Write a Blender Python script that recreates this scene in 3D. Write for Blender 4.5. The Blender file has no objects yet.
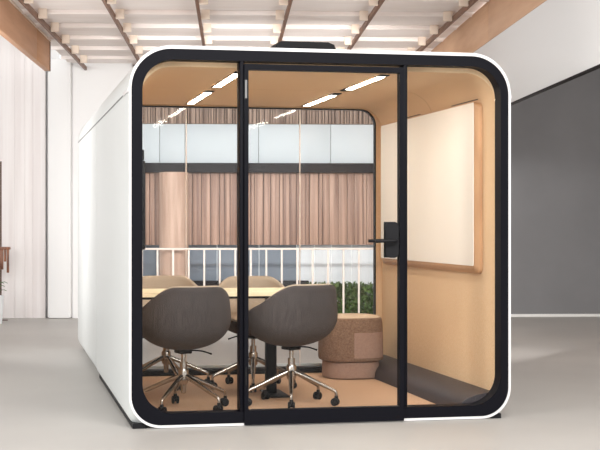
import bpy, bmesh, math, random
from mathutils import Vector, Matrix
random.seed(7)
PI = math.pi
C = bpy.context.scene.collection
S = bpy.context.scene
R = math.radians

# ------------------------------------------------------------------ helpers
def tag(o, label=None, cat=None, group=None, kind=None):
    if label: o['label'] = label
    if cat: o['category'] = cat
    if group: o['group'] = group
    if kind: o['kind'] = kind
    return o

def empty(name, loc, rz=0, **k):
    o = bpy.data.objects.new(name, None); C.objects.link(o)
    o.empty_display_size = .1
    o.location = loc; o.rotation_euler = (0, 0, rz)
    return tag(o, **k)

def obj(name, bm, m, parent=None, smooth=True, angle=35, loc=None, rz=0, **k):
    me = bpy.data.meshes.new(name)
    bmesh.ops.remove_doubles(bm, verts=bm.verts, dist=1e-6)
    bmesh.ops.recalc_face_normals(bm, faces=bm.faces)
    bm.to_mesh(me); bm.free()
    ms = m if isinstance(m, (list, tuple)) else [m]
    for x in ms: me.materials.append(x)
    o = bpy.data.objects.new(name, me); C.objects.link(o)
    if smooth:
        me.polygons.foreach_set('use_smooth', [True] * len(me.polygons))
        try: me.set_sharp_from_angle(angle=R(angle))
        except Exception: pass
    if loc is not None: o.location = loc
    o.rotation_euler[2] = rz
    if parent is not None: o.parent = parent
    return tag(o, **k)

def B_(): return bmesh.new()

def box(bm, x0, x1, y0, y1, z0, z1, bev=0, seg=2, mi=0):
    t = bmesh.new()
    bmesh.ops.create_cube(t, size=1)
    for v in t.verts:
        v.co = Vector(((x0+x1)/2 + v.co.x*(x1-x0), (y0+y1)/2 + v.co.y*(y1-y0), (z0+z1)/2 + v.co.z*(z1-z0)))
    if bev: bmesh.ops.bevel(t, geom=t.edges[:], offset=bev, segments=seg, profile=.5, affect='EDGES')
    merge(bm, t, mi)
    return bm

def merge(bm, t, mi=0, M=None):
    vm = {}
    for v in t.verts: vm[v] = bm.verts.new(M @ v.co if M else v.co)
    for f in t.faces:
        try:
            g = bm.faces.new([vm[v] for v in f.verts]); g.material_index = mi
        except ValueError: pass
    t.free()

def tube(bm, pts, rad, n=12, cap=True, mi=0):
    pts = [Vector(p) for p in pts]
    rr = rad if isinstance(rad, (list, tuple)) else [rad]*len(pts)
    rings = []
    prev = None
    for i, p in enumerate(pts):
        if i == 0: d = pts[1]-pts[0]
        elif i == len(pts)-1: d = pts[-1]-pts[-2]
        else: d = (pts[i+1]-p).normalized() + (p-pts[i-1]).normalized()
        d.normalize()
        if prev is None:
            a = Vector((0,0,1)) if abs(d.z) < .9 else Vector((1,0,0))
            u = d.cross(a).normalized()
        else:
            u = (prev - d*prev.dot(d)).normalized()
        prev = u
        w = d.cross(u)
        rings.append([bm.verts.new(p + (u*math.cos(2*PI*k/n) + w*math.sin(2*PI*k/n))*rr[i]) for k in range(n)])
    for a, b in zip(rings, rings[1:]):
        for k in range(n):
            f = bm.faces.new((a[k], a[(k+1) % n], b[(k+1) % n], b[k])); f.material_index = mi
    if cap:
        for r in (rings[0], rings[-1]):
            f = bm.faces.new(r); f.material_index = mi

def smooth_path(pts, n=6):
    pts = [Vector(p) for p in pts]; out = []
    P = [pts[0]] + pts + [pts[-1]]
    for i in range(1, len(P)-2):
        p0, p1, p2, p3 = P[i-1], P[i], P[i+1], P[i+2]
        for k in range(n):
            t = k/n
            out.append(.5*((2*p1) + (-p0+p2)*t + (2*p0-5*p1+4*p2-p3)*t*t + (-p0+3*p1-3*p2+p3)*t**3))
    out.append(pts[-1]); return out

def lathe(bm, prof, n=48, cx=0, cy=0, sx=1, sy=1, sq=0):
    rings = []
    for r, z in prof:
        ring = []
        for k in range(n):
            a = 2*PI*k/n
            c, s = math.cos(a), math.sin(a)
            q = 1.0
            if sq: q = 1/((abs(c)**sq + abs(s)**sq)**(1/sq))
            ring.append(bm.verts.new((cx + r*c*q*sx, cy + r*s*q*sy, z)))
        rings.append(ring)
    for a, b in zip(rings, rings[1:]):
        for k in range(n): bm.faces.new((a[k], a[(k+1) % n], b[(k+1) % n], b[k]))
    bm.faces.new(rings[0]); bm.faces.new(rings[-1])

def rrect(x0, x1, z0, z1, r, n=14, rb=None):
    rb = r if rb is None else rb
    pts = []
    for cx, cz, a0, q in ((x1-rb, z0+rb, -90, rb), (x1-r, z1-r, 0, r), (x0+r, z1-r, 90, r), (x0+rb, z0+rb, 180, rb)):
        for k in range(n+1):
            a = R(a0 + 90*k/n)
            pts.append((cx + q*math.cos(a), cz + q*math.sin(a)))
    return pts

def ring_xz(bm, outer, inner, y0, y1):
    """frame with depth: outer and inner outlines (x,z), same point count"""
    n = len(outer)
    L = [[bm.verts.new((x, y, z)) for x, z in o] for o, y in ((outer, y0), (inner, y0), (inner, y1), (outer, y1))]
    for a, b in ((0, 1), (1, 2), (2, 3), (3, 0)):
        for k in range(n):
            j = (k+1) % n
            bm.faces.new((L[a][k], L[a][j], L[b][j], L[b][k]))

def prism_y(bm, poly, y0, y1, mi=0):
    a = [bm.verts.new((x, y0, z)) for x, z in poly]; b = [bm.verts.new((x, y1, z)) for x, z in poly]
    n = len(poly)
    for k in range(n):
        f = bm.faces.new((a[k], a[(k+1) % n], b[(k+1) % n], b[k])); f.material_index = mi
    for q in (a, b):
        f = bm.faces.new(q); f.material_index = mi

# ------------------------------------------------------------------ materials
def srgb(r, g, b):
    f = lambda c: (c/255/12.92) if c/255 <= .04045 else ((c/255+.055)/1.055)**2.4
    return (f(r), f(g), f(b), 1)

def mat(name, col, rough=.5, metal=0, col2=None, scale=(8, 8, 8), detail=4, bump=0, bscale=None, spec=.5, lo=.35, hi=.65, coat=0):
    m = bpy.data.materials.new(name); m.use_nodes = True
    nt = m.node_tree; N = nt.nodes; L = nt.links
    p = N['Principled BSDF']
    p.inputs['Base Color'].default_value = col
    p.inputs['Roughness'].default_value = rough
    p.inputs['Metallic'].default_value = metal
    p.inputs['Specular IOR Level'].default_value = spec
    if coat: p.inputs['Coat Weight'].default_value = coat
    tc = N.new('ShaderNodeTexCoord')
    if col2:
        mp = N.new('ShaderNodeMapping'); mp.inputs['Scale'].default_value = scale
        nz = N.new('ShaderNodeTexNoise'); nz.inputs['Scale'].default_value = 1; nz.inputs['Detail'].default_value = detail
        cr = N.new('ShaderNodeValToRGB')
        cr.color_ramp.elements[0].color = col; cr.color_ramp.elements[0].position = lo
        cr.color_ramp.elements[1].color = col2; cr.color_ramp.elements[1].position = hi
        L.new(tc.outputs['Object'], mp.inputs['Vector']); L.new(mp.outputs[0], nz.inputs['Vector'])
        L.new(nz.outputs['Fac'], cr.inputs[0]); L.new(cr.outputs[0], p.inputs['Base Color'])
    if bump:
        mp2 = N.new('ShaderNodeMapping'); mp2.inputs['Scale'].default_value = bscale or scale
        n2 = N.new('ShaderNodeTexNoise'); n2.inputs['Scale'].default_value = 1; n2.inputs['Detail'].default_value = 3
        bp = N.new('ShaderNodeBump'); bp.inputs['Strength'].default_value = bump; bp.inputs['Distance'].default_value = .01
        L.new(tc.outputs['Object'], mp2.inputs['Vector']); L.new(mp2.outputs[0], n2.inputs['Vector'])
        L.new(n2.outputs['Fac'], bp.inputs['Height']); L.new(bp.outputs[0], p.inputs['Normal'])
    return m

def glass_mat(name, tint=(.985, .99, .985, 1), refl=.25):
    m = bpy.data.materials.new(name); m.use_nodes = True
    nt = m.node_tree; N = nt.nodes; L = nt.links
    for n in list(N): N.remove(n)
    out = N.new('ShaderNodeOutputMaterial'); mix = N.new('ShaderNodeMixShader')
    tr = N.new('ShaderNodeBsdfTransparent'); tr.inputs[0].default_value = tint
    gl = N.new('ShaderNodeBsdfGlossy'); gl.inputs['Roughness'].default_value = .06
    lw = N.new('ShaderNodeLayerWeight'); lw.inputs['Blend'].default_value = .35
    mr = N.new('ShaderNodeMapRange'); mr.inputs['To Min'].default_value = .035*refl; mr.inputs['To Max'].default_value = .5
    pw = N.new('ShaderNodeMath'); pw.operation = 'POWER'; pw.inputs[1].default_value = 4
    L.new(lw.outputs['Facing'], pw.inputs[0]); L.new(pw.outputs[0], mr.inputs['Value'])
    L.new(mr.outputs[0], mix.inputs[0]); L.new(tr.outputs[0], mix.inputs[1]); L.new(gl.outputs[0], mix.inputs[2])
    L.new(mix.outputs[0], out.inputs[0])
    return m

def emit_mat(name, col, st):
    m = bpy.data.materials.new(name); m.use_nodes = True
    p = m.node_tree.nodes['Principled BSDF']
    p.inputs['Base Color'].default_value = col
    p.inputs['Emission Color'].default_value = col; p.inputs['Emission Strength'].default_value = st
    return m

def wood_mat(name, c1, c2, scale, rough=.5, bump=.1):
    return mat(name, c1, rough, col2=c2, scale=scale, detail=6, bump=bump, bscale=scale)

M = dict(
    white=mat('white_lacquer', srgb(214, 218, 217), .35),
    rim=mat('white_rim', srgb(212, 210, 210), .4),
    black=mat('black_powder_coat', srgb(14, 14, 20), .5, spec=.08),
    black2=mat('black_plastic', srgb(18, 18, 21), .55, spec=.2),
    grey=mat('grey_seam', srgb(120, 120, 120), .6),
    tan=mat('tan_felt_lining', srgb(214, 180, 142), .85, col2=srgb(221, 189, 152), scale=(60, 60, 60), bump=.05, bscale=(250, 250, 250)),
    tanline=mat('tan_joint', srgb(150, 112, 74), .8),
    carpet=mat('tan_carpet', srgb(198, 162, 132), .95, col2=srgb(186, 150, 120), scale=(90, 90, 90), bump=.25, bscale=(300, 300, 300)),
    skirt=mat('charcoal_skirting', srgb(50, 44, 48), .5, bump=.05, bscale=(200, 200, 200)),
    glass=glass_mat('clear_glass'),
    rglass=glass_mat('rear_glass', (.98, .985, .99, 1), .6),
    board=mat('cream_whiteboard', srgb(240, 232, 222), .4),
    boardedge=wood_mat('board_side_wood', srgb(196, 152, 112), srgb(180, 136, 98), (3, 40, 3)),
    shell=mat('dark_taupe_wool', srgb(76, 68, 66), .9, col2=srgb(56, 50, 49), scale=(130, 130, 12), bump=.3, bscale=(260, 260, 50)),
    lining=mat('beige_wool', srgb(182, 166, 148), .9, col2=srgb(170, 153, 134), scale=(150, 150, 150), bump=.2, bscale=(300, 300, 300)),
    chrome=mat('polished_aluminium', srgb(168, 159, 151), .25, 1),
    table=wood_mat('pale_oak', srgb(250, 236, 204), srgb(243, 226, 188), (3, 40, 40)),
    boucle=mat('brown_boucle', srgb(142, 114, 94), .95, col2=srgb(112, 86, 70), scale=(90, 90, 90), bump=.5, bscale=(160, 160, 160)),
    boucle2=mat('smooth_brown_felt', srgb(158, 130, 116), .95, col2=srgb(150, 122, 108), scale=(60, 60, 60), bump=.1, bscale=(200, 200, 200)),
    boucletop=mat('cream_boucle', srgb(206, 184, 160), .95, bump=.3, bscale=(160, 160, 160)),
    light=emit_mat('warm_led', (1, .92, .80, 1), 48),
    floor=mat('concrete', srgb(166, 163, 159), .42, col2=srgb(177, 174, 169), scale=(.6, .6, .6), detail=8, bump=.02, bscale=(5, 5, 5)),
    wall=mat('white_plaster', srgb(232, 232, 232), .8),
    panel=mat('blush_white_panel', srgb(226, 220, 219), .75, col2=srgb(236, 232, 231), scale=(14, 14, .4)),
    dark=mat('dark_grey_plaster', srgb(126, 126, 128), .75, col2=srgb(119, 119, 121), scale=(1, 1, 1)),
    plank=mat('white_ceiling_plank', srgb(243, 235, 231), .8, col2=srgb(234, 223, 217), scale=(.9, 3, 3), lo=.45, hi=.75),
    rafter=wood_mat('brown_rafter', srgb(128, 90, 66), srgb(108, 74, 54), (30, 2, 30)),
    block=mat('pale_pine_block', srgb(238, 222, 206), .7),
    fascia=wood_mat('warm_plywood', srgb(206, 158, 120), srgb(192, 142, 104), (6, 1.2, 12)),
    fascia2=wood_mat('pale_plywood', srgb(226, 186, 152), srgb(214, 170, 134), (6, 1.2, 12)),
    slat=wood_mat('slat_wood', srgb(190, 154, 134), srgb(138, 104, 88), (26, 26, .5)),
    slat2=wood_mat('upper_slat_wood', srgb(170, 146, 130), srgb(104, 82, 70), (32, 32, .8)),
    column=wood_mat('pinkish_timber', srgb(212, 180, 160), srgb(184, 150, 130), (14, 14, 1)),
    bar=mat('pale_railing', srgb(236, 222, 212), .5),
    band=mat('dark_steel_band', srgb(42, 38, 40), .7, spec=.1),
    frost=mat('pale_glass_panel', srgb(198, 209, 216), .5, col2=srgb(212, 219, 223), scale=(.8, .8, .3)),
    blueglass=mat('blue_grey_panel', srgb(134, 144, 156), .7, col2=srgb(122, 132, 146), scale=(.6, .6, 1)),
    sky=mat('milky_panel', srgb(246, 249, 252), .7, col2=srgb(230, 237, 243), scale=(4, 4, .2)),
    leaf=mat('hedge_leaf', srgb(96, 128, 60), .6, col2=srgb(50, 74, 36), scale=(8, 8, 8)),
    leaf2=mat('plant_leaf', srgb(70, 110, 52), .5),
    copper=wood_mat('copper_brown', srgb(150, 96, 66), srgb(90, 54, 38), (30, 30, 5), .4),
    pole=mat('dark_brown_pole', srgb(84, 62, 52), .5),
    pot=mat('white_pot', srgb(228, 232, 234), .4),
    strip=mat('white_skirting', srgb(232, 232, 230), .5),
    screen=mat('screen_black', srgb(16, 16, 20), .15),
)

# ------------------------------------------------------------------ the pod
W2, H, D = 1.183, 2.272, 2.95
pod = empty('meeting_pod', (0, 0, 0), label='white freestanding meeting pod with rounded corners, black framed glass front and tan interior', cat='meeting pod')

XL, XR = -1.194, 1.178
def prof(off, rb=.19, bottom=.004):
    return rrect(XL+off, XR-off, bottom+off, H-off, .255-off, rb=max(.015, rb-off))

bm = B_()
ys = [(0, .19), (.03, .175), (.06, .14), (.09, .105), (.12, .09), (D, .09)]
Lo = [[bm.verts.new((x, y, z)) for x, z in prof(0, r_)] for y, r_ in ys]
Li = [[bm.verts.new((x, y, z)) for x, z in prof(.014, r_)] for y, r_ in ys]
seq = Lo + Li[::-1] + [Lo[0]]
for a, b in zip(seq, seq[1:]):
    for k in range(len(a)):
        j = (k+1) % len(a); bm.faces.new((a[k], a[j], b[j], b[k]))
obj('outer_shell', bm, M['white'], pod)
bm = B_(); ring_xz(bm, prof(-.001), rrect(XL+.0135, XR-.0135, .0175, H-.019, .24, rb=.176), -.006, .006)
obj('front_rim', bm, M['rim'], pod, label='bright white rim around the glass front')
# seam in the side cladding
for s in (-1, 1):
    bm = B_(); xs = XL-.0012 if s < 0 else XR+.0012; box(bm, xs-.002, xs+.002, .06, D, 2.000, 2.008)
    obj('cladding_seam', bm, M['grey'], pod, smooth=False, label='thin grey seam line')
    bm = B_(); xs = XL-.003 if s < 0 else XR+.003; box(bm, xs-.004, xs+.004, -.004, .36, 1.994, 2.020, .002)
    obj('seam_clip', bm, M['rim'], pod)
# inner lining
inn = lambda off: rrect(-1.12-off, 1.12+off, .0175-off, 2.160+off, .20+off, rb=.08+off)
bm = B_(); ring_xz(bm, rrect(-1.13, 1.13, .0075, 2.215, .235, rb=.09), inn(0), .11, D-.03)
obj('inner_lining', bm, M['tan'], pod, label='tan felt wall and ceiling lining')
# joints in lining
bm = B_()
arc = [(1.119-.199+.199*math.cos(R(q)), 1.960+.199*math.sin(R(q))) for q in range(-0, 91, 6)]
arc = [(1.1195, 1.72)] + arc + [(-.9, 2.159)]
va = [[bm.verts.new((x, y, z)) for x, z in arc] for y in (1.446, 1.453)]
for k in range(len(arc)-1): bm.faces.new((va[0][k], va[0][k+1], va[1][k+1], va[1][k]))
obj('lining_joint', bm, M['tanline'], pod)
for s in (-1, 1):
    bm = B_(); box(bm, s*1.1195-.0015, s*1.1195+.0015, .12, D-.12, 2.001, 2.005)
    obj('lining_joint', bm, M['tanline'], pod)
for y0, y1 in ((.42, .98), (1.72, 2.25)):
    bm = B_(); box(bm, 1.108, 1.1185, y0, y1, 2.022, 2.034)
    obj('vent_slot', bm, M['black2'], pod, smooth=False, label='narrow dark ventilation slot above the board')
# carpet
bm = B_(); box(bm, -1.05, 1.05, .1, D-.11, .0176, .0200); obj('carpet', bm, M['carpet'], pod, smooth=False)
# plinth
for x0_, x1_ in ((-1.172, -1.09), (1.06, 1.122)):
    bm = B_(); box(bm, x0_, x1_, .012, D-.04, .0, .030, .001)
    obj('plinth', bm, M['black2'], pod, smooth=False)
# front frame: bottom runs full width behind the door
bm = B_(); ring_xz(bm, prof(.0137), rrect(-1.115, 1.115, .086, 2.190, .185), .0, .11)
obj('front_frame', bm, M['black'], pod)
for x0_, x1_ in ((-.531, -.508), (.487, .511)):
    bm = B_(); box(bm, x0_, x1_, .0, .11, .088, 2.188, .002)
    obj('door_post', bm, M['black'], pod)
def pane(name, x0, x1, z0, z1, r, corners, y, m, parent, t=.008):
    """rounded pane; corners set of 'bl','br','tr','tl' that are rounded"""
    pts = []
    for key, cx, cz, a0 in (('br', x1, z0, -90), ('tr', x1, z1, 0), ('tl', x0, z1, 90), ('bl', x0, z0, 180)):
        if key in corners:
            ox = cx - r if 'r' in key[1] else cx + r
            oz = cz + r if key[0] == 'b' else cz - r
            for k in range(13):
                a = R(a0+90*k/12); pts.append((ox + r*math.cos(a), oz + r*math.sin(a)))
        else: pts.append((cx, cz))
    bm = B_(); prism_y(bm, pts, y, y+t)
    return obj(name, bm, m, parent, smooth=False)
pane('glass_panel', -1.108, -.528, .095, 2.175, .18, {'bl', 'tl'}, .085, M['glass'], pod)
pane('glass_panel', .507, 1.108, .095, 2.175, .18, {'br', 'tr'}, .085, M['glass'], pod)
# door
dx0, dx1 = -.5065, .4855
door = obj('door', (lambda b: (ring_xz(b, rrect(dx0, dx1, .006, 2.172, .004, 2), rrect(dx0+.025, dx1-.027, .094, 2.138, .004, 2), -.016, .045), b)[1])(B_()), M['black'], pod)
bm = B_(); box(bm, dx0+.02, dx1-.02, .012, .018, .09, 2.142); obj('glass_pane', bm, M['glass'], door, smooth=False)
# handle
hp = []
bm = B_()
pts = rrect(.368, .450, 1.005, 1.225, .03, 8)
prism_y(bm, pts, -.022, -.0165)
h = obj('handle', bm, M['black2'], door, label='black lever handle on a rounded plate')
bm = B_(); tube(bm, smooth_path([(.425, -.02, 1.110), (.425, -.06, 1.110), (.40, -.07, 1.110), (.29, -.07, 1.107)], 5), .0105, 10)
obj('lever', bm, M['black2'], h)
bm = B_(); box(bm, .374, .45, .046, .052, 1.005, 1.225, .004)
tube(bm, smooth_path([(.425, .05, 1.110), (.425, .09, 1.110), (.40, .10, 1.110), (.29, .10, 1.107)], 5), .0105, 10)
obj('inner_handle', bm, M['black2'], door)
for z in (2.02, .3):
    bm = B_(); tube(bm, [(-.497, -.017, z-.055), (-.497, -.017, z+.055)], .007, 10)
    obj('hinge', bm, M['grey'] if z > 1 else M['black2'], door)
# thin threshold under door opening already door bottom rail; skirting bolsters
sk = [(1.045, .0205), (1.080, .032), (1.104, .058), (1.116, .095), (1.118, .150), (1.07, .150), (1.00, .138), (.94, .118), (.905, .098), (.888, .07), (.884, .0205)]
bm = B_(); prism_y(bm, sk, .112, D-.16)
obj('wall_skirting', bm, M['skirt'], pod, label='charcoal rounded skirting duct along the right wall')
bm = B_(); box(bm, -1.112, 1.112, 2.72, D-.11, .0205, .068, .012, 3)
obj('rear_skirting', bm, M['black2'], pod)
# rear wall frame and glass
bm = B_(); ring_xz(bm, rrect(-1.119, 1.119, .018, 2.159, .198, rb=.079), rrect(-1.066, 1.066, .05, 2.150, .13, rb=.04), D-.10, D-.04)
obj('rear_frame', bm, M['tan'], pod)
bm = B_(); ring_xz(bm, rrect(-1.067, 1.067, .049, 2.147, .131, rb=.041), rrect(-1.058, 1.058, .055, 2.139, .124, rb=.034), D-.102, D-.05)
obj('rear_gasket', bm, M['black2'], pod)
bm = B_(); ring_xz(bm, prof(.012, .09), prof(.075, .09), D-.04, D-.005)
obj('rear_panel_frame', bm, M['white'], pod)
pane('glass_pane', -1.064, -.492, .053, 2.138, .12, {'bl', 'tl'}, D-.075, M['rglass'], pod)
pane('glass_pane', -.484, .434, .053, 2.138, .12, set(), D-.075, M['rglass'], pod)
pane('glass_pane', .442, 1.064, .053, 2.138, .12, {'br', 'tr'}, D-.075, M['rglass'], pod)
for x in (-.488, .438):
    bm = B_(); box(bm, x-.0035, x+.0035, D-.077, D-.065, .055, 2.137)
    obj('glass_joint', bm, M['bar'], pod, smooth=False, label='thin pale joint between two rear panes')
# roof vent
bm = B_()
prism_y(bm, [(x*1.12, z*.86) for x, z in ((-.27, 0), (-.20, .075), (-.17, .085), (-.15, .145), (-.12, .158), (.155, .158), (.19, .140), (.20, .11), (.21, 0))], .70, 1.1)
v = obj('roof_vent', bm, M['black2'], pod, label='low black ventilation unit on the roof', loc=(0, 0, H-.001))
bm = B_()
for k in range(3): box(bm, -.12, .17, .693, .699, .025+.03*k, .037+.03*k)
obj('vent_grille', bm, M['black'], v)

# ceiling lights of the pod (recessed)
def strip_light(x, y0, y1, ly0, ly1, label):
    t = empty('ceiling_light', (x, (y0+y1)/2, 2.1585), label=label, cat='light', group='linear lights in the pod ceiling')
    cy = (y0+y1)/2
    bm = B_(); ring_pts = None
    # shallow dark housing
    box(bm, -.030, -.024, y0-cy, y1-cy, -.006, .0)
    box(bm, .024, .030, y0-cy, y1-cy, -.006, .0)
    box(bm, -.030, .030, y0-cy, ly0-cy, -.006, .0)
    box(bm, -.030, .030, ly1-cy, y1-cy, -.006, .0)
    obj('housing', bm, M['black2'], t, smooth=False)
    bm = B_(); box(bm, -.023, .023, ly0-cy, ly1-cy, -.007, -.001, .001)
    obj('diffuser', bm, M['light'], t, smooth=False)
strip_light(-.48, .30, 1.34, .40, 1.28, 'linear ceiling light in the left row, the one nearer the glass front')
strip_light(-.48, 1.60, 2.72, 1.70, 2.66, 'linear ceiling light in the left row, the one nearer the rear glass')
strip_light(.45, .30, 1.40, .38, 1.26, 'linear ceiling light in the right row, the one nearer the glass door')
strip_light(.45, 1.60, 2.74, 1.74, 2.68, 'linear ceiling light in the right row, the one nearer the rear glass')

# whiteboard on right wall
b = empty('whiteboard', (1.118, 1.52, .90), label='large cream whiteboard with rounded wooden sides on the right inner wall', cat='whiteboard')
def board_loft(bm, layers):
    rings = []
    for x, y0, y1, z0, z1, r in layers:
        rings.append([bm.verts.new((x, p, q)) for p, q in rrect(y0, y1, z0, z1, r, 8)])
    n = len(rings[0])
    for a, c in zip(rings, rings[1:]):
        for k in range(n): bm.faces.new((a[k], a[(k+1) % n], c[(k+1) % n], c[k]))
    bm.faces.new(rings[0]); bm.faces.new(rings[-1])
bm = B_(); board_loft(bm, [(0, -1.17, 1.20, -.012, 1.10, .05), (-.02, -1.17, 1.20, -.012, 1.10, .05), (-.042, -1.15, 1.185, .012, 1.105, .035), (-.048, -1.14, 1.18, .030, 1.108, .02)])
obj('board_frame', bm, M['boardedge'], b)
bm = B_(); board_loft(bm, [(-.046, -1.133, 1.175, .038, 1.103, .012), (-.052, -1.130, 1.172, .040, 1.100, .012)])
obj('writing_surface', bm, M['board'], b)

# monitor on left wall
t = empty('wall_monitor', (-1.12, .95, 1.05), label='black wall-mounted monitor on the left inner wall, seen almost edge on', cat='monitor')
bm = B_(); box(bm, .030, .075, -.42, .60, .0, .56, .006); obj('case', bm, M['black2'], t)
bm = B_(); box(bm, .0752, .077, -.405, .585, .015, .545, .0005); obj('screen', bm, M['screen'], t, smooth=False)
bm = B_(); box(bm, .003, .031, -.10, .25, .15, .42, .003); obj('bracket', bm, M['black2'], t)
bm = B_(); box(bm, .035, .068, -.42, -.30, .562, .63, .006); obj('camera_bar', bm, M['black2'], t)

# ------------------------------------------------------------------ chairs
FZ = .0205
def sstep(a, lo, hi):
    t = min(1, max(0, (a-lo)/(hi-lo))); return t*t*(3-2*t)
def rim_h(a):
    a = abs(a)
    return .792 - .135*sstep(a, R(30), R(88)) - .165*sstep(a, R(80), R(150)) - .02*sstep(a, R(140), R(180))
def shell_rings(bm, off, zoff, rimup):
    n, mr = 72, 22; rings = []
    z0 = .380 + zoff
    c = bm.verts.new((0, .02, z0))
    for j in range(1, mr+1):
        t = j/mr; ring = []
        for k in range(n):
            a = -PI + 2*PI*k/n
            zr = rim_h(a) + rimup
            z = z0 + (zr-z0)*(1-math.cos(t*PI/2))
            h = min(1, (z-z0)/.23)
            rho = (1-(1-h)**2.5)**.5
            q = 1/((abs(math.sin(a))**2.4 + abs(math.cos(a))**2.4)**(1/2.4))
            lean = 1 - .10*(max(0, z-.54)/.25)**2
            rx = (.302-off)*lean*q
            ry = ((.27 if abs(a) < PI/2 else .33)-off)*q*(1+.05*(max(0, z-.50)/.25)**2)
            ring.append(bm.verts.new((math.sin(a)*rx*rho, .02*(1-rho)-math.cos(a)*ry*rho, z)))
        rings.append(ring)
    for k in range(n): bm.faces.new((c, rings[0][k], rings[0][(k+1) % n]))
    for a, b_ in zip(rings, rings[1:]):
        for k in range(n): bm.faces.new((a[k], a[(k+1) % n], b_[(k+1) % n], b_[k]))
    return rings[-1]
def shell_bm(o0, z0, r0, o1, z1, r1):
    """a closed bowl: outer skin, inner skin and a rounded rim between them"""
    bm = B_(); a = shell_rings(bm, o0, z0, r0); b = shell_rings(bm, o1, z1, r1); n = len(a)
    mid = []
    for k in range(n):
        m_ = (a[k].co + b[k].co)/2; m_.z += (b[k].co - a[k].co).length*.3; mid.append(bm.verts.new(m_))
    for p, q in ((a, mid), (mid, b)):
        for k in range(n): bm.faces.new((p[k], p[(k+1) % n], q[(k+1) % n], q[k]))
    return bm

def make_chair():
    t = empty('swivel_chair', (0, 0, FZ))
    obj('shell', shell_bm(0, 0, 0, .010, .012, 0), M['shell'], t, angle=80)
    obj('upholstery', shell_bm(.0105, .0125, .004, .034, .036, .004), M['lining'], t, angle=80, label='beige upholstery inside the shell')
    bm = B_()
    lathe(bm, [(.02, .452), (.15, .452), (.18, .462), (.19, .472), (.18, .484), (.13, .490), (.02, .492)], 48, 0, .035, 1, 1.05, 3)
    obj('seat_cushion', bm, M['lining'], t)
    bm = B_(); box(bm, -.045, .045, -.05, .06, .360, .382, .008); tube(bm, [(0, 0, .355), (0, 0, .374)], .018, 16)
    m_ = obj('tilt_mechanism', bm, M['black2'], t)
    bm = B_(); tube(bm, smooth_path([(.03, -.02, .380), (.11, -.03, .374), (.18, -.035, .352)], 4), [.005]*8 + [.007], 8)
    obj('lever', bm, M['black2'], m_)
    bm = B_()
    tube(bm, [(0, 0, .24), (0, 0, .305), (0, 0, .306), (0, 0, .374)], [.024, .024, .014, .014], 18)
    obj('gas_lift', bm, M['chrome'], t)
    bm = B_(); lathe(bm, [(.005, .10), (.016, .105), (.020, .16), (.030, .17), (.034, .19), (.034, .25), (.028, .262), (.005, .264)], 24)
    obj('hub', bm, M['chrome'], t)
    for k in range(5):
        a = 2*PI*k/5 - PI/2
        ca, sa = math.cos(a), math.sin(a)
        P = lambda r, z: (r*1.06*ca, r*1.06*sa, z)
        bm = B_()
        tube(bm, smooth_path([P(.02, .215), P(.10, .182), P(.20, .135), P(.265, .106), P(.288, .090), P(.292, .062)], 5),
             [.017-.0075*min(1, i/22) for i in range(26)], 12)
        leg = obj('leg', bm, M['chrome'], t)
        bm = B_()
        # twin wheels around the swivel stem
        ux = Vector((-sa, ca, 0)); ctr = Vector(P(.292, .0265)) + Vector((ca, sa, 0))*(-.008)
        for s in (-1, 1):
            tube(bm, [ctr + ux*s*.007, ctr + ux*s*.010, ctr + ux*s*.020, ctr + ux*s*.0235], [.021, .0262, .0262, .020], 20)
        tube(bm, [ctr - ux*.008, ctr + ux*.008], .012, 12)
        tube(bm, [P(.292, .03), P(.292, .066)], .012, 12)
        obj('caster', bm, M['black2'], leg)
    return t

def copy_tree(o, parent=None):
    c = o.copy(); C.objects.link(c)
    if parent is not None: c.parent = parent; c.matrix_parent_inverse = o.matrix_parent_inverse
    for ch in list(o.children): copy_tree(ch, c)
    return c
chair = make_chair()
spots = [(-.785, .69, 12, -33, 'dark taupe swivel tub chair at the left table end, its back to the glass'),
         (-.052, .81, 22, -11.5, 'dark taupe swivel tub chair behind the glass door, its back to the viewer'),
         (-.745, 2.02, 178, 11, 'swivel tub chair across the table at left, its beige inside facing out'),
         (-.135, 1.80, 176, -10, 'swivel tub chair across the table nearest the ottoman, its beige inside facing out')]
for i, (x, y, rz, base, lab) in enumerate(spots):
    o = chair if i == 0 else copy_tree(chair)
    o.location = (x, y, FZ); o.rotation_euler = (0, 0, R(rz))
    for ch in o.children:
        if ch.name.split('.')[0] in ('leg', 'hub'): ch.rotation_euler[2] = R(base - rz)
    tag(o, lab, 'chair', 'swivel chairs around the meeting table')

# ------------------------------------------------------------------ table
t = empty('meeting_table', (-.42, 1.375, FZ), label='long meeting table with pale oak top and black pedestal legs inside the pod', cat='table')
bm = B_(); prism = rrect(-.69, .66, -.325, .325, .05, 8)
a = [bm.verts.new((x, y, .704)) for x, y in prism]; c = [bm.verts.new((x, y, .732)) for x, y in prism]
n = len(prism)
for k in range(n): bm.faces.new((a[k], a[(k+1) % n], c[(k+1) % n], c[k]))
bm.faces.new(a); bm.faces.new(c)
obj('tabletop', bm, M['table'], t)
bm = B_(); box(bm, -.65, .57, -.24, .24, .684, .7035, .004); obj('subframe', bm, M['black2'], t)
for x in (.335,):
    bm = B_(); box(bm, x-.036, x+.036, -.036, .036, .009, .684, .003)
    l = obj('leg', bm, M['black'], t)
    bm = B_(); box(bm, x-.04, x+.10, -.22, .22, .0005, .009, .002); obj('foot_plate', bm, M['black2'], l)
x = -.60
bm = B_(); box(bm, x-.036, x+.036, -.036, .036, .009, .684, .003)
l = obj('leg', bm, M['black'], t)
bm = B_(); box(bm, x-.04, x+.04, -.22, .22, .0005, .009, .002); obj('foot_plate', bm, M['black2'], l)

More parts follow.
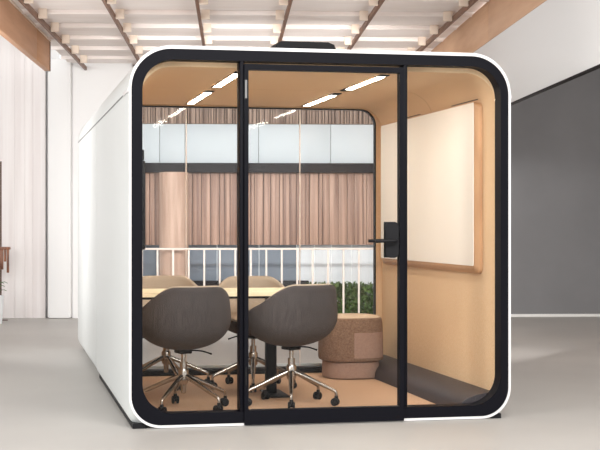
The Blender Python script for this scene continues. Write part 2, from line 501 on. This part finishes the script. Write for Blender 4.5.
# ------------------------------------------------------------------ ottoman
t = empty('ottoman', (.735, 2.37, FZ), label='round brown boucle ottoman on a narrower base in the rear corner of the pod', cat='ottoman')
bm = B_(); lathe(bm, [(.05, .135), (.222, .135), (.240, .142), (.246, .16), (.244, .30), (.240, .43), (.232, .462), (.222, .470)], 72, sq=2.6)
obj('cushion', bm, M['boucle'], t)
bm = B_(); lathe(bm, [(.05, .4701), (.221, .4701), (.212, .479), (.16, .486), (.03, .488)], 72, sq=2.6)
obj('seat_top', bm, M['boucletop'], t, label='lighter cream top of the ottoman')
bm = B_(); lathe(bm, [(.05, .0005), (.20, .0005), (.214, .01), (.218, .05), (.214, .13), (.05, .134)], 72, sq=2.6)
obj('base', bm, M['boucle2'], t)
bm = B_()  # smooth patch curved around the near right side
n1 = 12; rows = []
for zz in (.165, .36):
    for rr in (.2462, .2485):
        row = []
        for k in range(n1+1):
            a = R(-97 + 62*k/n1); c_, s_ = math.cos(a), math.sin(a)
            q = 1/((abs(c_)**2.6+abs(s_)**2.6)**(1/2.6))
            row.append(bm.verts.new((rr*c_*q, rr*s_*q, zz)))
        rows.append(row)
for i, j in ((0, 1), (1, 3), (3, 2), (2, 0)):
    for k in range(n1): bm.faces.new((rows[i][k], rows[i][k+1], rows[j][k+1], rows[j][k]))
for k in (0, n1): bm.faces.new((rows[0][k], rows[1][k], rows[3][k], rows[2][k]))
obj('fabric_patch', bm, M['boucle2'], t, label='smoother square patch on the side of the ottoman')

# ------------------------------------------------------------------ hall, in its own axes (u right, v away)
CAMX, CAMY, CAMZ = -1.94, -8.49, 1.212
BA = R(-9.1)
ca, sa = math.cos(BA), math.sin(BA)
def Bp(u, v, z=0): return (CAMX + u*ca - v*sa, CAMY + u*sa + v*ca, z)
def hall(name, bm, m, origin=(0, 0, 0), parent=None, **k):
    """mesh given in hall axes relative to origin (u,v,z)"""
    if parent is not None: return obj(name, bm, m, parent, **k)
    return obj(name, bm, m, None, loc=Bp(*origin), rz=BA, **k)
def hbox(name, m, u0, u1, v0, v1, z0, z1, bev=0, **k):
    cu, cv = (u0+u1)/2, (v0+v1)/2
    bm = B_(); box(bm, u0-cu, u1-cu, v0-cv, v1-cv, 0, z1-z0, bev)
    return hall(name, bm, m, (cu, cv, z0), **k)
st = dict(kind='structure')
hbox('floor', M['floor'], -9, 9, -3, 23, -.1, 0, smooth=False, **st)
CZ = 3.235
# back walls
hbox('wall_back', M['wall'], -2.055, -1.285, 18.6, 18.8, 0, CZ+.1, smooth=False, **st)
hbox('wall_back_left', M['wall'], -9, -2.25, 18.72, 18.9, 0, 3.85, smooth=False, **st)
hbox('trim_1', M['wall'], -2.36, -2.06, 18.5, 18.8, 0, CZ+.1, .03, **st)
hbox('wall_back_right', M['dark'], 2.32, 9, 18.6, 18.8, 0, CZ+.1, smooth=False, **st)
hbox('baseboard_right', M['strip'], 2.32, 9, 18.57, 18.599, 0.0, .035, smooth=False, **st)
# blush panelling on the far left (grooved boards)
bm = B_(); u = -5.4
while u < -2.42:
    w = random.choice((.10, .13, .17)); box(bm, u, min(u+w-.001, -2.361), -.03, .03 , 0, 3.84, .002); u += w
hall('wall_panelling', bm, M['panel'], (0, 18.66, 0), **st)
# left timber bulkhead (two boards with a joint), right bulkhead
bm = B_(); box(bm, -.06, 0, -8.5, -1.02, 0, .33, .004); box(bm, -.06, 0, -1.012, 0, 0, .33, .004)
hall('trim_2', bm, M['fascia'], (-2.025, 16.06, 2.915), **st)
hbox('trim_3', M['rafter'], -2.085, -2.02, 16.063, 16.12, 2.915, 3.245, .003, **st)
hbox('trim_4', M['block'], -2.10, -2.012, 7.6, 16.10, 3.246, 3.262, .002, **st)
bm = B_(); box(bm, 0, .05, -6, -.01, 0, .37, .004); box(bm, 0, .05, 0, 5.5, 0, .37, .004)
hall('trim_5', bm, M['fascia2'], (2.345, 13.05, 2.885), **st)
hbox('wall_right', M['wall'], 2.35, 2.385, 7.6, 18.59, 2.235, 2.883, smooth=False, **st)
hbox('trim_6', M['band'], 2.347, 2.388, 7.6, 18.59, 2.224, 2.234, smooth=False, **st)

# plank ceiling: stepped boards
pitch = .955; v0 = 12.98 - 6*pitch
bm = B_()
k = 0; v_ = v0
while v_ < 18.7:
    box(bm, -2.1, 3.2, v_, v_+pitch+.06, .045, .07)
    box(bm, -2.1, 3.2, v_, v_+.03, .0, .045, .003)
    v_ += pitch
hall('ceiling', bm, M['plank'], (0, 0, CZ+.005), **st)
hbox('ceiling_left', M['wall'], -9, -2.12, 5.5, 18.8, 3.85, 3.9, smooth=False, **st)
hbox('ceiling_right', M['plank'], 3.2, 9, 5.5, 18.8, CZ+.06, CZ+.12, smooth=False, **st)
names = ['brown ceiling rafter beside the left timber bulkhead, leftmost in view', 'brown ceiling rafter running to the top left corner of the pod',
         'brown ceiling rafter third from the left, above the left glass panel', 'brown ceiling rafter running towards the black roof vent',
         'brown ceiling rafter right of the black roof vent, fifth from the left', 'brown ceiling rafter nearest the right timber bulkhead']
for i, u in enumerate((-1.878, -1.138, -.314, .525, 1.34, 2.163)):
    z0 = CZ - .045
    t = empty('ceiling_rafter', Bp(u, 12.0, z0), BA, label=names[i], cat='rafter', group='brown rafters under the plank ceiling')
    bm = B_(); box(bm, -.014, .014, -4.6, 6.58, 0, .048, .002)
    obj('beam', bm, M['rafter'], t)
    for k in range(6):
        v_ = v0 + (6+k)*pitch - 12.0
        if abs(v_) > 6.55: continue
        bm = B_()
        sd = 1 if u < .4 else -1
        box(bm, min(sd*.018, sd*.10), max(sd*.018, sd*.10), v_-.055, v_-.003, .002, .094, .003)
        obj('bracing_block', bm, M['block'], t, label='pale pine block at the plank step')

# ---- facade seen through the pod
fu0, fu1 = -1.30, 2.3
bm = B_(); u = fu0
while u < fu1:
    w = random.choice((.05, .07, .09, .12)); box(bm, u, u+w-.006, -.02+random.uniform(-.012, .012), .03, 0, .955, .003); u += w
for z_, v__ in (): pass
hall('slatted_screen', bm, M['slat'], (0, 18.98, .935), label='brown vertical wood slat screen hanging behind the railing', cat='screen')
hbox('trim_7', M['band'], fu0, fu1, 18.78, 18.95, 1.89, 2.01, smooth=False, **st)
# pale glazed band
bm = B_()
for a_, b_ in ((fu0, -.95), (-.945, -.62), (-.615, .35), (.355, 1.3), (1.305, fu1)): box(bm, a_, b_, -.01, .01, 0, .515, .002)
hall('window_1', bm, M['frost'], (0, 18.9, 2.01), **st)
bm = B_(); u = fu0
while u < fu1:
    w = random.choice((.035, .05, .07)); box(bm, u, u+w-.008, -.015+random.uniform(-.01, .01), .02, 0, .75, .002); u += w
hall('wall_upper_slats', bm, M['slat2'], (0, 18.9, 2.53), **st)
hbox('wall_backing', M['band'], fu0-.3, fu1, 19.06, 19.14, .935, CZ+.1, smooth=False, **st)
# below the screen: blue grey panels, milky panels, low dark kerb, hedge
bm = B_()
for a_, b_ in ((-1.3, -.2), (-.195, .36), (.365, .86)): box(bm, a_, b_, -.01, .01, 0, .945, .002)
hall('window_2', bm, M['blueglass'], (0, 19.15, 0), **st)
bm = B_()
for a_, b_ in ((.865, 1.1), (1.105, 1.33), (1.335, 1.6), (1.605, 2.3)): box(bm, a_, b_, -.01, .01, 0, .945, .002)
hall('window_3', bm, M['sky'], (0, 19.15, 0), **st)
hbox('trim_8', M['band'], -1.3, 1.02, 18.95, 19.1, 0, .46, .01, **st)
# column
bm = B_(); lathe(bm, [(.10, 0), (.19, .001), (.19, 1.885), (.10, 1.888)], 40)
hall('wooden_column', bm, M['column'], (-.755, 18.74, 0), label='round pinkish timber column behind the railing, seen through the left glass', cat='column')
# railing
t = empty('railing', Bp(.45, 18.44, 0), BA, label='pale railing with thin upright balusters behind the pod', cat='railing')
bm = B_(); box(bm, -1.72, 1.75, -.02, .02, .88, .905, .004); obj('handrail', bm, M['bar'], t)
bm = B_(); box(bm, -1.72, 1.75, -.02, .02, .0, .035, .004); obj('bottom_rail', bm, M['bar'], t)
u = -1.60
while u < 1.74:
    bm = B_(); box(bm, u-.012, u+.012, -.012, .012, .035, .88, .002); obj('baluster', bm, M['bar'], t); u += .199
# hedge
bm = B_()
for k in range(5200):
    c = Vector((random.uniform(-.62, .62), random.uniform(-.12, .10), random.uniform(.02, .45)))
    c.z *= 1 - .12*random.random()
    s = random.uniform(.020, .038); q = Matrix.Rotation(random.uniform(0, 6.28), 3, Vector((random.random()-.5, random.random()-.5, random.random()-.5)).normalized())
    vs = [bm.verts.new(c + q @ Vector(p)) for p in ((-s, 0, 0), (0, -s*.5, s*.15), (s, 0, 0), (0, s*.5, s*.15))]
    bm.faces.new(vs)
hg = obj('hedge', bm, M['leaf'], None, smooth=False, loc=Bp(1.58, 18.72, 0), rz=BA, label='low dark green hedge behind the railing at right', cat='hedge')

# ---- far left: pole stand with copper frame, planter
t = empty('display_stand', Bp(-2.905, 18.2, 0), BA, label='dark slim pole carrying a copper brown frame box at the left edge', cat='stand')
bm = B_(); tube(bm, [(0, 0, .01), (0, 0, 2.0)], .012, 10); obj('pole', bm, M['pole'], t)
bm = B_(); lathe(bm, [(.01, .0), (.09, .0), (.09, .008), (.02, .014)], 24); obj('foot', bm, M['pole'], t)
bm = B_()
box(bm, -.20, .12, -.05, .03, .89, .925, .004); box(bm, .08, .11, -.045, -.02, .60, .89, .004)
box(bm, -.16, -.02, -.045, .02, .60, .89, .004); box(bm, -.01, .035, -.03, .0, .64, .89, .003); box(bm, .045, .07, -.04, .01, .74, .89, .003)
obj('frame_box', bm, M['copper'], t)
t = empty('potted_plant', Bp(-2.925, 17.6, 0), BA, label='green leafy plant in a white planter cut off by the left edge', cat='plant')
bm = B_(); lathe(bm, [(.05, 0), (.13, 0), (.155, .34), (.145, .34), (.13, .30), (.02, .30)], 32); obj('planter', bm, M['pot'], t)
bm = B_()
for k in range(16):
    a = 2*PI*k/16 + random.random()*.3; L_ = random.uniform(.12, .22); up = random.uniform(.10, .24)
    d = Vector((math.cos(a), math.sin(a), 0)); sd = Vector((-d.y, d.x, 0))
    prev = None
    for j in range(6):
        s = j/5; p = d*(L_*s) + Vector((0, 0, .30 + up*math.sin(s*2.0))); w = .028*math.sin(PI*min(.97, s*.9+.08))
        cur = (bm.verts.new(p-sd*w), bm.verts.new(p + Vector((0, 0, -.006))), bm.verts.new(p+sd*w))
        if prev:
            bm.faces.new((prev[0], prev[1], cur[1], cur[0])); bm.faces.new((prev[1], prev[2], cur[2], cur[1]))
        prev = cur
obj('foliage', bm, M['leaf2'], t)

# white partition continuing the line of the pod's left side
bm = B_()
xl = XL
poly = [(xl, .11)] + [(xl+.11*(1-math.cos(R(a))), .11-.11*math.sin(R(a))) for a in range(8, 89, 8)] + [(-.90, 0), (-.86, 0)]
poly += [(-.86, .06), (-1.06, .065), (-1.095, .085), (-1.11, .12), (-1.11, 1.98)]
poly += [(-.92-.19*math.cos(R(a)), 2.0+.19*math.sin(R(a))) for a in range(0, 91, 10)]
poly += [(-.939-.255*math.cos(R(a)), 2.009+.255*math.sin(R(a))) for a in range(90, -1, -6)]
prism_y(bm, poly, D+.03, 5.66)
pp = obj('partition_panel', bm, M['white'], None, label='white curved partition panel standing on the floor just behind the pod', cat='partition')
bm = B_(); box(bm, xl-.003, xl+.001, D+.03, 5.6, 2.000, 2.008)
obj('panel_seam', bm, M['grey'], pp, smooth=False)

# ------------------------------------------------------------------ lights
def area(name, loc, target, size, power, col=(1, 1, 1), sy=None, spread=180):
    l = bpy.data.lights.new(name, 'AREA'); l.energy = power; l.color = col; l.size = size
    if sy: l.shape = 'RECTANGLE'; l.size_y = sy
    o = bpy.data.objects.new(name, l); C.objects.link(o); o.location = loc
    l.spread = R(spread)
    o.rotation_euler = (Vector(target)-Vector(loc)).to_track_quat('-Z', 'Y').to_euler()
    return o
area('soft_key_left', (-6.5, -4.5, 3.0), (-1.0, 1.0, 1.0), 3.0, 360, (1, .99, .98), 2.4)  # unseen soft area lamp shining from camera left, no window modelled
area('fill_front', (.6, -5.2, 4.2), (0.0, -1.2, .3), 3.0, 370, (1, .98, .96), 2.0)  # added fill above the view, brightens the near floor and pod front
area('fill_rear', Bp(.5, 13.6, 2.5), Bp(.5, 18.9, 1.0), 2.4, 72, (1, .97, .94), .25, 110)  # added fill hidden behind the pod roof, lights the rear facade
area('ceiling_fill_pod', Bp(.1, 11.6, 2.32), Bp(.1, 11.65, 3.3), 3.0, 9, (1, .96, .95), 2.8)  # added fill out of sight above the pod roof, lifts the planks

area('ceiling_fill_left', Bp(-2.9, 12.5, 1.9), Bp(-.2, 14.2, 3.3), 1.2, 52, (1, .97, .955), 3.0)  # added off-view fill aimed up at the plank ceiling from the left
area('ceiling_fill_right', Bp(3.6, 12.5, 1.7), Bp(.9, 14.2, 3.3), 1.2, 80, (1, .97, .955), 3.0)  # matching added fill from the right, not a fitting of the hall
w = bpy.data.worlds.new('world'); S.world = w; w.use_nodes = True
bg = w.node_tree.nodes['Background']; bg.inputs[0].default_value = (1, .985, .97, 1); bg.inputs[1].default_value = 1.35

# ------------------------------------------------------------------ camera
cd = bpy.data.cameras.new('camera'); cam = bpy.data.objects.new('camera', cd); C.objects.link(cam)
cam.location = (CAMX, CAMY, CAMZ); cam.rotation_euler = (R(90), 0, R(-11.82))
cd.sensor_width = 36; cd.lens = 86.04; cd.shift_y = -1/600; cd.clip_end = 200
S.camera = cam
S.view_settings.view_transform = 'Standard'; S.view_settings.look = 'None'; S.view_settings.gamma = 1
S.view_settings.use_curve_mapping = False
S.view_settings.exposure = 0
S.cycles.use_denoising = True
S.cycles.transparent_max_bounces = 16
